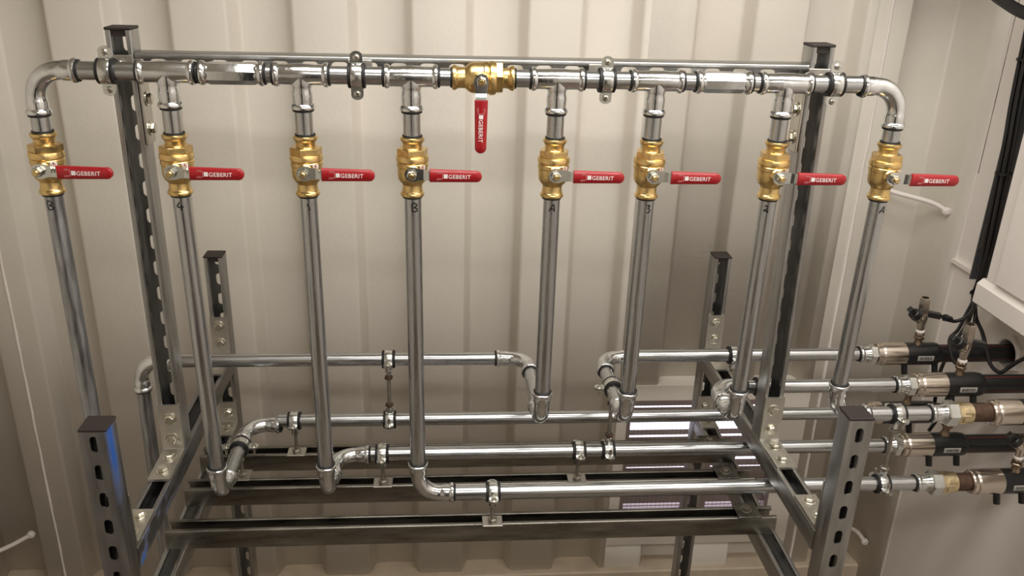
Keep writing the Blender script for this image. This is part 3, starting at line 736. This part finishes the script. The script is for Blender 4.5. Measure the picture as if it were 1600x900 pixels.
hz(8, XB[8]+lg-0.004, 0.9111, ZU+0.010, 'short bright pipe right of the front right post cap')

# ================================================================== CLAMPS
def clamp(c, ydir, axis_dir, label, rod=0.06, base=True, nut='rod', name='pipe_clamp', baseup=None, boss=True):
    """ring around axis_dir; ydir = direction of the hanger rod; ears to both sides"""
    # local z = pipe axis, local y = rod direction, local x = ears
    t_ = thing(name, label, 'pipe clamp', frame(W(c), y=ydir, z=axis_dir))
    rb = [(0.0144, -0.0140), (0.0186, -0.0140), (0.0200, -0.0130), (0.0200, -0.0092), (0.0184, -0.0088), (0.0184, 0.0088), (0.0200, 0.0092), (0.0200, 0.0130), (0.0186, 0.0140), (0.0144, 0.0140)]
    part(MB().ring(rb, 32), 'rubber_lining', 'seal', t_, 'black rubber lining')
    part(MB().ring([(0.0185, -0.0084), (0.0200, -0.0084), (0.0205, -0.0074), (0.0205, 0.0074), (0.0200, 0.0084), (0.0185, 0.0084)], 32), 'band', 'zinc', t_)
    for sg in (1, -1):
        mb = MB()
        for off in (-0.0020, 0.0006):
            poly = [(sg*0.0175, -0.0098), (sg*0.031, -0.0098)]+[(sg*(0.031+0.0075*math.sin(a)), -0.0098*math.cos(a)) for a in (0.5, 1.1, 1.57, 2.04, 2.64)]+[(sg*0.031, 0.0098), (sg*0.0175, 0.0098)]
            if sg < 0: poly = poly[::-1]
            mb.prism(poly, off, off+0.0018, frame((0, 0, 0), x=(1, 0, 0), y=(0, 0, 1)))
        ear = part(mb, 'ear', 'zinc', t_, None, 30)
        mb = MB(); Fz = frame((sg*0.0285, -0.0024, 0), x=(1, 0, 0), z=(0, -1, 0))
        mb.lathe([(0.0052, 0), (0.0055, 0.0008), (0.0048, 0.0026), (0.0030, 0.0034)], 16, Fz)
        mb.lathe([(0.0028, -0.020), (0.0028, 0)], 10, Fz)
        part(mb, 'screw', 'bolt', ear)
        part(MB().box((-0.0034, -0.0005, 0.0030), (0.0034, 0.0005, 0.0037), Fz).box((-0.0005, -0.0034, 0.0030), (0.0005, 0.0034, 0.0037), Fz), 'screw_slot', 'gap', ear, None, 0)
    Fy = frame((0, 0, 0), x=(1, 0, 0), z=(0, 1, 0))
    if rod:
        if boss: part(MB().hexa(0.0078, 0.0195, 0.0330, Fy, a0=0.5), 'rod_socket', 'zinc', t_)
        part(MB().lathe([(0.0038, 0.030), (0.0038, rod)], 12, Fy), 'threaded_rod', 'rod', t_)
        if base:
            part(MB().hexa(0.0095, rod-0.0105, rod-0.0035, Fy, a0=0.2), 'lock_nut', nut, t_)
            part(MB().box((-0.020, -0.0165, rod-0.0035), (0.020, 0.0165, rod), Fy @ Matrix.Rotation(PI/2, 4, 'Z'), 0.0008), 'base_plate', 'plate', t_, 'grey square base plate')
    return t_
hy = q(0, 0, 0).y
for x, lb, ytgt in ((-0.4895, 'rubber lined clamp on the header in front of the tall left post', YT), (-0.126, 'rubber lined header clamp left of centre', YT),
                    (0.255, 'rubber lined header clamp right of centre', YT), (0.6186, 'rubber lined clamp on the header in front of the tall right post', YT)):
    clamp(q(x, 0, 0), (0, 1, 0), (1, 0, 0), lb, rod=ytgt-hy-0.0006)
def stand(x, k, z, y_rail, label, rod=None):
    c = q(x, PY[k], z); top = ZA2+SW+0.0010
    clamp(c, (0, 0, -1), (1, 0, 0), label, rod=c.z-top)
stand(-0.304, 2, ZW+0.009, 0, 'clamp standing on the rear rail behind the second and third risers')
stand(-0.1163, 3, ZW+0.001, 0, 'clamp standing on the middle rail between the third and fourth risers')
stand(0.2755, 3, ZW+0.001, 0, 'clamp standing on the middle rail right of centre')
stand(0.0956, 4, ZW-0.0005, 0, 'clamp standing on the front rail, gripping the front lower pipe')
# ring on the pipe running back from riser two, on the middle rail
c = q(XB[2], 0.166, ZW); clamp(c, (0, 0, -1), (0, 1, 0), 'clamp around the short pipe running back from the second riser', rod=c.z-(ZA2+SW+0.0010))
# clamp pairs joined by a threaded rod
def pair(x, ka, za, kb, zb, la, lb, lr, axa=(1, 0, 0), ya=None, rust='rust'):
    a = q(x, PY[ka] if ya is None else ya, za); b = q(x, PY[kb], zb)
    clamp(a, (0, 0, -1), axa, la, rod=0.040, base=False)
    clamp(b, (0, 0, 1), (1, 0, 0), lb, rod=0.040, base=False)
    t_ = thing('connecting_rod', lr, 'rod', axis(W((b.x, b.y, b.z+0.030)), (0, 0, 1)))
    L_ = a.z-b.z-0.060
    part(MB().lathe([(0.0042, 0.0), (0.0042, L_)], 12), 'shaft', 'rod', t_)
    for z in (0.004, L_-0.011): part(MB().hexa(0.0095, z, z+0.007, a0=0.4), 'lock_nut', rust, t_, 'rust brown nut' if rust == 'rust' else None)
pair(-0.1075, 5, ZU, 2, ZW+0.009, 'upper clamp of the linked pair on the wall pipe, left of the middle riser', 'lower clamp of the linked pair, hanging on the rear lower pipe', 'threaded rod with rusty nuts joining two clamps left of the middle riser')
pair(0.3345, 6, ZU, 3, ZW+0.001, 'clamp around the short pipe running back from the sixth riser', 'clamp on the middle lower pipe below the sixth riser', 'thin threaded rod with a rusty nut below the sixth riser', axa=(0, 1, 0), ya=0.131)
pair(0.8440, 8, ZU+0.010, 4, ZW-0.0005, 'clamp on the short bright pipe right of the front post cap', 'clamp on the front lower pipe right of the front post', 'grey threaded rod joining two clamps right of the front post', rust='rod')
clamp(q(0.618, PY[6], ZU+0.003), (0, 0, -1), (1, 0, 0), 'clamp on the upper wall pipe behind the seventh riser', rod=0.040, base=False)
clamp(q(0.655-0.022, PY[7], ZU-0.003), (0, 0, -1), (1, 0, 0), 'clamp on the upper pipe just left of the tall right post', rod=0.040, base=False)

# ================================================================== RIGHT HAND CONNECTIONS
def xf(k, z, x, dz=0): return axis(W(q(x, PY[k], z)+Vector((0, 0, dz))), (1, 0, 0))
def adapter(k, z, x0, x1, label, big=False):
    """press mouth at x0, hexagon towards x1"""
    L_ = (x1-x0)*1.06; t_ = thing('thread_adapter', label, 'fitting', xf(k, z, x0))
    mb = MB(); mb.lathe([(0.0155, 0.006), (0.0165, 0.012), (0.0165, L_*0.45), (0.019, L_*0.55), (0.019, L_*0.62)], 28)
    part(mb, 'socket', 'fitting', t_)
    part(MB().hexa(0.0262 if big else 0.0225, L_*0.58, L_, a0=0.35, ch=0.002), 'hexagon', 'zinc', t_, 'greenish zinc hexagon', 25)
    collar(t_, frame((0, 0, 0), y=(0, 1, 0), z=(0, 0, -1)))
    return t_
adapter(6, ZU+0.003, 0.8925, 0.9300, 'zinc adapter joining the upper wall pipe to its black pipe')
adapter(7, ZU-0.003, 0.9094, 0.9500, 'zinc adapter with worn sealant on the second black pipe from the top')
adapter(2, ZW+0.009, 0.9010, 0.9300, 'zinc adapter hidden behind the short bright pipe')
adapter(3, ZW+0.001, 0.9124, 0.9475, 'zinc adapter on the middle lower pipe right of the front post')
adapter(8, ZU+0.010, 0.9071, 0.9570, 'large zinc union nut on the short bright pipe', True)
adapter(4, ZW-0.0005, 0.9104, 0.9610, 'large zinc union nut on the front lower pipe', True)
def nipples(k, z, xa, xb, xc, lb):
    t_ = thing('brass_adapter', 'pale brass threaded sleeve ' + lb, 'fitting', xf(k, z, xa)); L_ = (xb-xa)*1.06
    mb = MB(); mb.hexa(0.0225, 0.0005, L_*0.72, a0=0.35, ch=0.001); mb.lathe([(0.021, L_*0.3), (0.0212, L_-0.001), (0.0200, L_-0.0002)], 28); part(mb, 'body', 'brass_pale', t_, smooth=25)
    t_ = thing('rusty_nipple', 'rust brown threaded nipple ' + lb, 'fitting', xf(k, z, xb)); L_ = (xc-xb)*1.06
    mb = MB(); pr = []
    n = 9
    for i in range(n): pr += [(0.0178, 0.0005+i*(L_-0.001)/n), (0.0186, 0.0005+(i+0.5)*(L_-0.001)/n)]
    pr.append((0.0178, L_-0.0005)); mb.lathe(pr, 26); part(mb, 'thread', 'rust', t_, smooth=60)
nipples(8, ZU+0.010, 0.9572, 0.9862, 1.0242, 'on the short bright line')
nipples(4, ZW-0.0005, 0.9612, 0.9911, 1.0200, 'on the front lower line')
def coupler(k, z, x0, x1, x2, label, lab=True, terms=((0.25, 1), (0.85, 1)), dx=0.0):
    t_ = thing('electrofusion_coupler', label, 'coupler', xf(k, z, x0)); a = (x1-x0)*1.06; b = (x2-x0)*1.06
    # local z along +x world; local y: see axis(); build in world-aligned helper
    mx = t_.matrix_world.to_3x3().inverted()
    front = (mx @ Vector((0, -1, 0))).normalized(); up = (mx @ Vector((0, 0, 1))).normalized()
    mb = MB(); mb.lathe([(0.0225, 0.0), (0.0245, 0.003), (0.0245, 0.010), (0.0258, 0.012), (0.0262, 0.016), (0.0262, a+0.004), (0.0240, a+0.004)], 36)
    part(mb, 'nickel_insert', 'nickel', t_, 'polished nickel insert', 30)
    mb = MB(); mb.lathe([(0.0200, a), (0.0256, a), (0.0260, a+0.003), (0.0262, b-0.014), (0.0245, b-0.004), (0.0210, b)], 36)
    part(mb, 'sleeve', 'pe', t_)
    for fz, sg in terms:
        dirv = (-up*0.92+front*0.38).normalized(); o = Vector((0, 0, a+(b-a)*fz))+dirv*0.022
        part(MB().lathe([(0.0068, 0), (0.0068, 0.024), (0.0060, 0.0255)], 16, axis(o, dirv)), 'terminal', 'pe', t_)
    if lab:
        lm = a+(b-a)*0.52; wl = 0.030; mb = MB(); mk = MB()
        def cyl(mb_, z0, z1, a0, a1, r):
            vs = []; n = 6
            for zz in (z0, z1):
                for i in range(n+1):
                    an = a0+(a1-a0)*i/n; vs.append(tuple(Vector((0, 0, zz))+(front*math.cos(an)-up*math.sin(an))*r))
            mb_.add(vs, [(i, i+1, n+2+i, n+1+i) for i in range(n)])
        cyl(mb, lm-wl/2-0.004, lm+wl/2+0.004, -0.24, 0.22, 0.0265); lo = part(mb, 'label_sticker', 'label', t_, 'grey bar code label', 30)
        x = lm-wl/2; rnd = random.Random(k)
        while x < lm+wl/2:
            w_ = rnd.choice((0.0005, 0.0005, 0.0010, 0.0014)); cyl(mk, x, x+w_, -0.14, 0.12, 0.0267); x += w_+rnd.choice((0.0006, 0.0009))
        part(mk, 'bar_code', 'ink', lo, None, 30)
    return t_
def black_pipe(k, z, x0, x1w, label, r=0.0205):
    a = W(q(x0, PY[k], z)); L_ = x1w-a.x
    t_ = thing('black_pipe', label, 'pipe', axis(a, (1, 0, 0)))
    mx = t_.matrix_world.to_3x3().inverted(); front = (mx @ Vector((0, -1, 0))).normalized(); up = (mx @ Vector((0, 0, 1))).normalized()
    part(MB().lathe([(r, 0), (r, L_)], 32), 'tube', 'pe', t_)
    for an in (0.35, -1.25):
        mb = MB(); vs = []
        for zz in (0.0, L_):
            for d_ in (-0.035, 0.035): vs.append(tuple(Vector((0, 0, zz))+(front*math.cos(an+d_)-up*math.sin(an+d_))*(r+0.0002)))
        mb.add(vs, [(0, 1, 3, 2)]); part(mb, 'stripe', 'stripe', t_, 'thin red stripe', 0)
coupler(6, ZU+0.003, 0.9297, 0.9886, 1.0700, 'topmost black coupler with nickel end, barcode label and sensor valve on top', terms=((0.08, 1), (0.92, 1)))
coupler(7, ZU-0.003, 0.9498, 1.0081, 1.0930, 'second black coupler from the top, wearing a dark barcode label', terms=((0.25, 1), (0.8, 1)))
coupler(2, ZW+0.009, 0.9298, 0.9560, 1.0860, 'black coupler mostly hidden behind the short bright pipe', lab=False, terms=((0.55, 1),))
coupler(3, ZW+0.001, 0.9471, 1.0070, 1.0870, 'black coupler with barcode label and two terminals below it, right of the front post', terms=((0.05, 1), (0.80, 1)))
coupler(8, ZU+0.010, 1.0240, 1.0760, 1.1600, 'black coupler cut by the right picture edge beside the rusty nipple, upper one', lab=False, terms=())
coupler(4, ZW-0.0005, 1.0200, 1.0779, 1.1500, 'lowest black coupler with a barcode label at the right picture edge', terms=((0.0, 1), (0.72, 1)))
black_pipe(6, ZU+0.003, 1.0690, XR_W+0.030, 'topmost black pipe with red stripes entering the round wall hole')
black_pipe(7, ZU-0.003, 1.0920, XR_W-0.001, 'second black pipe from the top with red stripes')
black_pipe(2, ZW+0.009, 1.0850, XR_W-0.001, 'black pipe behind the nickel couplers in the third row')
black_pipe(3, ZW+0.001, 1.0860, XR_W-0.001, 'black pipe with red stripe in the fourth row')
black_pipe(8, ZU+0.010, 1.1590, XR_W-0.001, 'black pipe at the right picture edge beside the upper rusty nipple')
black_pipe(4, ZW-0.0005, 1.1490, XR_W-0.001, 'lowest black pipe at the right picture edge')
# hexagonal wall gland
t_ = thing('wall_gland', 'white hexagonal gland ring around the topmost black pipe at the wall', 'gland', axis(W((XR_W, HY, HZ)), (-1, 0, 0)))
mb = MB(); ri, ro, h0, h1 = 0.0325, 0.047, -0.004, 0.014; vs = []
for i in range(36):
    a = 2*PI*i/36; k = math.cos(PI/6)/math.cos((a % (PI/3))-PI/6)
    for (r, z) in ((ri, h0), (ri, h1-0.002), (ri+0.002, h1), (ro*k-0.003, h1), (ro*k, h1-0.003), (ro*k, h0)): vs.append((r*math.cos(a), r*math.sin(a), z))
fs = []
for i in range(36):
    j = (i+1) % 36
    for m_ in range(5): fs.append((i*6+m_, i*6+m_+1, j*6+m_+1, j*6+m_))
part(MB().add(vs, fs), 'ring', 'gland', t_, smooth=25)
struct(room_box('hole_blocker', 'gap', (XR_W+0.0315, HY-0.06, HZ-0.06), (XR_W+0.04, HY+0.06, HZ+0.06)))  # dark plate added behind the hole to keep outside light out

# sensor valves
def sensor(base, tilt, label, h=0.115, br=1, drop=False):
    t_ = thing('sensor_valve', label, 'sensor valve', axis(W(base), tilt))
    mx = t_.matrix_world.to_3x3().inverted(); lft = (mx @ Vector((-1, -0.1, 0))).normalized(); rgt = (mx @ Vector((1, -0.25, 0))).normalized()
    part(MB().lathe([(0.0095, -0.006), (0.0095, 0.004), (0.0080, 0.007), (0.0080, 0.014)], 20), 'nipple', 'bronze', t_)
    part(MB().hexa(0.0112, 0.0125, 0.021, a0=0.3).hexa(0.0102, 0.0225, 0.030, a0=0.6), 'hexagon_nut', 'bronze', t_, None, 25)
    part(MB().lathe([(0.0078, 0.030), (0.0095, 0.0312), (0.0095, 0.0350), (0.0078, 0.036)], 20), 'sealing_tape', 'ptfe', t_, 'white thread tape')
    mb = MB(); mb.lathe([(0.0072, 0.034), (0.0085, 0.046), (0.0112, 0.062), (0.0112, 0.075)], 20)
    bd = (lft*0.72+Vector((0, 0, 1))*0.70).normalized()
    mb.lathe([(0.0095, 0.0), (0.0105, 0.012), (0.0105, 0.022)], 20, axis(Vector((0, 0, 0.056)), bd))
    part(mb, 'body', 'nickel', t_)
    mb = MB(); mb.ring([(0.0070, 0.072), (0.0118, 0.072), (0.0124, h-0.002), (0.0118, h), (0.0085, h), (0.0080, h-0.012)], 6); part(mb, 'socket', 'nickel', t_, None, 25)
    part(MB().lathe([(0.0125, 0.020), (0.0125, 0.034), (0.0105, 0.036)], 20, axis(Vector((0, 0, 0.056)), bd)), 'dial', 'pe', t_, 'black round knob')
    part(MB().box((-0.006, -0.006, 0), (0.006, 0.006, 0.020), axis(Vector((0, 0, 0.056))+bd*0.030, bd), 0.001), 'cap', 'pe', t_)
    cd_ = (rgt+Vector((0, 0, -0.12))).normalized()
    part(MB().box((-0.0065, -0.0065, 0.004), (0.0065, 0.0065, 0.038), axis(Vector((0, 0, 0.078)), cd_), 0.001), 'plug', 'cable', t_, 'black plug')
    return t_
sensor(q(1.0214, 0.262, ZU+0.003)+Vector((0, 0, 0.024)), (-0.06, 0, 1), 'nickel sensor valve with black plug standing on the topmost coupler')
sensor(q(1.0414, 0.134, ZU-0.003)+Vector((0, 0, 0.024)), (-0.02, 0, 1), 'nickel sensor valve with a shiny open socket on the second coupler', 0.118)
sensor(q(1.110, 0.0, ZW-0.0005)+Vector((0, 0, 0.024)), (-0.03, 0, 1), 'sensor valve on the lowest coupler at the right picture edge', 0.08)
def small_nipple(base, h, label):
    t_ = thing('drain_nipple', label, 'nipple', axis(W(base), (0.05, 0, 1)))
    part(MB().lathe([(0.0105, 0), (0.0105, 0.006), (0.0085, 0.009), (0.0075, 0.014), (0.0075, h)], 18), 'body', 'bronze', t_)
    part(MB().hexa(0.0115, h*0.45, h*0.8, a0=0.3), 'hexagon_nut', 'bronze', t_, None, 25)
small_nipple(q(1.018, PY[2], ZW+0.009)+Vector((0, 0, 0.022)), 0.055, 'small tarnished nipple on the half hidden third coupler')
small_nipple(q(1.040, PY[3], ZW+0.001)+Vector((0, 0, 0.022)), 0.048, 'small tarnished nipple on the coupler in the fourth row')

# cables
def cable(pts_, r, label, name='cable', grp='black sensor cables'):
    P = catmull([W(p) for p in pts_], 8); return tag(MB().sweep(P, r, 10).build(name, 'cable'), label, 'cable', grp)
top = [(1.2614, 1.8388, -0.10), (1.2614, 1.828, -0.2886), (1.2614, 1.8162, -0.3927), (1.2614, 1.8073, -0.5159), (1.2614, 1.8003, -0.6133), (1.2614, 1.7964, -0.699), (1.2614, 1.8009, -0.7529)]
def run(off, tail, r, label):
    a = [(x+off[0]*(1 if i < 5 else 0.45), y+off[1]*(1 if i < 5 else 0.5), z) for i, (x, y, z) in enumerate(top)]
    return cable(a+tail, r, label)
run((-0.006, -0.012), [(1.2296, 1.7691, -0.7852), (1.1872, 1.7232, -0.805), (1.150, 1.690, -0.8150), (1.135, 1.640, -0.84), (1.130, 1.60, -0.835)], 0.0042, 'black cable from the bundle running down to the left behind the second sensor valve')
run((0.004, -0.014), [(1.219, 1.7438, -0.7902), (1.1766, 1.6854, -0.7954), (1.150, 1.62, -0.79), (1.125, 1.570, -0.762)], 0.0042, 'black cable from the bundle ending at the plug of the second sensor valve')
run((-0.008, 0.002), [(1.2402, 1.7629, -0.7661), (1.1978, 1.7206, -0.7716), (1.166, 1.7106, -0.7782), (1.1342, 1.700, -0.7650), (1.105, 1.6935, -0.7520)], 0.0042, 'black cable looping from the bundle to the topmost sensor valve')
run((0.006, 0.0), [(1.2614, 1.7777, -0.7974), (1.2508, 1.727, -0.8153), (1.2402, 1.6859, -0.8363), (1.2296, 1.6436, -0.8555), (1.2296, 1.6094, -0.8569), (1.2402, 1.6018, -0.8419), (1.2508, 1.5921, -0.8215), (1.2614, 1.5814, -0.8053)], 0.0045, 'black cable hanging in a long loop in front of the wall gland')
run((0.0, -0.006), [(1.258, 1.775, -0.80), (1.245, 1.75, -0.87), (1.220, 1.74, -0.96), (1.19, 1.72, -1.03), (1.16, 1.70, -1.06)], 0.0042, 'black cable dropping from the bundle behind the black pipes')
run((-0.002, 0.008), [(1.245, 1.775, -0.80), (1.215, 1.765, -0.86), (1.19, 1.755, -0.93), (1.185, 1.74, -1.01)], 0.0042, 'black cable falling left of the wall gland behind the couplers')
t_ = thing('cable_gland', 'black cable strain relief on the loop beside the topmost sensor valve', 'cable gland', axis(W((1.139, 1.700, -0.7660)), (1, 0.15, -0.35)))
part(MB().hexa(0.0085, -0.010, -0.001).lathe([(0.0075, -0.001), (0.0070, 0.010), (0.0050, 0.013)], 16), 'body', 'pe', t_)
for z, lb in ((-0.4563, 'upper cable tie around the cable bundle'), (-0.7440, 'lower cable tie gathering the cables before they fan out'), (-0.21, 'cable tie near the top of the cable bundle')):
    i = min(range(len(top)), key=lambda j: abs(top[j][2]-z)); p = Vector(top[i])
    k = 1.0 if z > -0.7 else 0.72
    t_ = thing('cable_tie', lb, 'cable tie', axis(W((p.x-0.001, p.y-0.004, z)), (0, 0, 1)))
    part(MB().ring([(0.0155*k, -0.003), (0.0170*k, -0.003), (0.0170*k, 0.003), (0.0155*k, 0.003)], 20), 'strap', 'cable', t_)
    part(MB().box((-0.020, -0.004, -0.003), (-0.0145, 0.004, 0.003), Matrix.Diagonal((k, k, 1, 1))), 'head', 'cable', t_)
cable([(1.145, 1.865, -0.03), (1.160, 1.845, -0.072), (1.175, 1.805, -0.095), (1.190, 1.755, -0.112), (1.22, 1.68, -0.125), (1.26, 1.60, -0.13)], 0.0125, 'thick black cable sagging across the top right corner', 'thick_cable', None)
# trunking strip
t_ = thing('cable_trunking', 'grey upright trunking strip on the right wall, carrying the cable bundle', 'trunking', Matrix.Translation(W((1.280, 1.84, -0.732))))
mb = MB(); mb.box((0.018, -0.028, 0), (0.0335, 0.018, 0.90)); mb.box((-0.004, 0.014, 0), (0.0335, 0.018, 0.90)); part(mb, 'channel', 'tray', t_, smooth=0)
mb = MB()
for z in (0.08, 0.25, 0.42): mb.box((0.0, 0.0115, z), (0.012, 0.0138, z+0.06))
part(mb, 'slot', 'gap', t_, smooth=0)

# cable tray added out of view above, meant to shade the top right corner
t_ = thing('shade_tray', 'added steel cable tray, out of view, meant to shade the top right corner', 'cable tray', Matrix.Translation(W((1.175, 1.72, 0.135))))
mb = MB(); mb.box((-0.125, 0, 0), (0.125, 0.37, 0.003)); mb.box((-0.125, 0, 0.003), (-0.122, 0.37, 0.06)); mb.box((0.122, 0, 0.003), (0.125, 0.37, 0.06)); part(mb, 'trough', 'strut', t_, smooth=0)
for y in (0.08, 0.30):
    for x in (-0.11, 0.11): part(MB().lathe([(0.004, 0.003), (0.004, 0.564)], 8, T(x*0.9, y, 0)), 'hanger', 'rod', t_)

# wall cabinet at the right edge
t_ = thing('wall_cabinet', 'white painted cabinet fixed to the right wall at the picture edge', 'cabinet', Matrix.Translation(W((1.225, 1.0, -0.751))))
cb = MB(); cb.box((0.012, -0.9, 0.05), (0.088, 0.742, 1.30), bev=0.003); part(cb, 'carcass', 'paint_white', t_, smooth=25)
cb = MB(); cb.prism([(0.006, 0.0), (0.088, 0.0), (0.088, 0.062), (0.012, 0.062), (0.0, 0.050), (-0.001, 0.006)], -0.9, 0.752, Matrix(((1, 0, 0, 0), (0, 0, 1, 0), (0, 1, 0, 0), (0, 0, 0, 1))))
part(cb, 'plinth', 'paint_white', t_, smooth=0)
cb = MB(); cb.box((0.002, -0.9, 0.070), (0.0115, 0.695, 1.28), bev=0.002)
dr = part(cb, 'door', 'paint_white', t_, smooth=25)
cb = MB(); cb.box((0.0015, 0.600, 0.10), (0.0022, 0.602, 0.115)); cb.box((0.0105, 0.697, 0.090), (0.0118, 0.701, 1.28)); part(cb, 'joint_line', 'gap', dr, smooth=0)
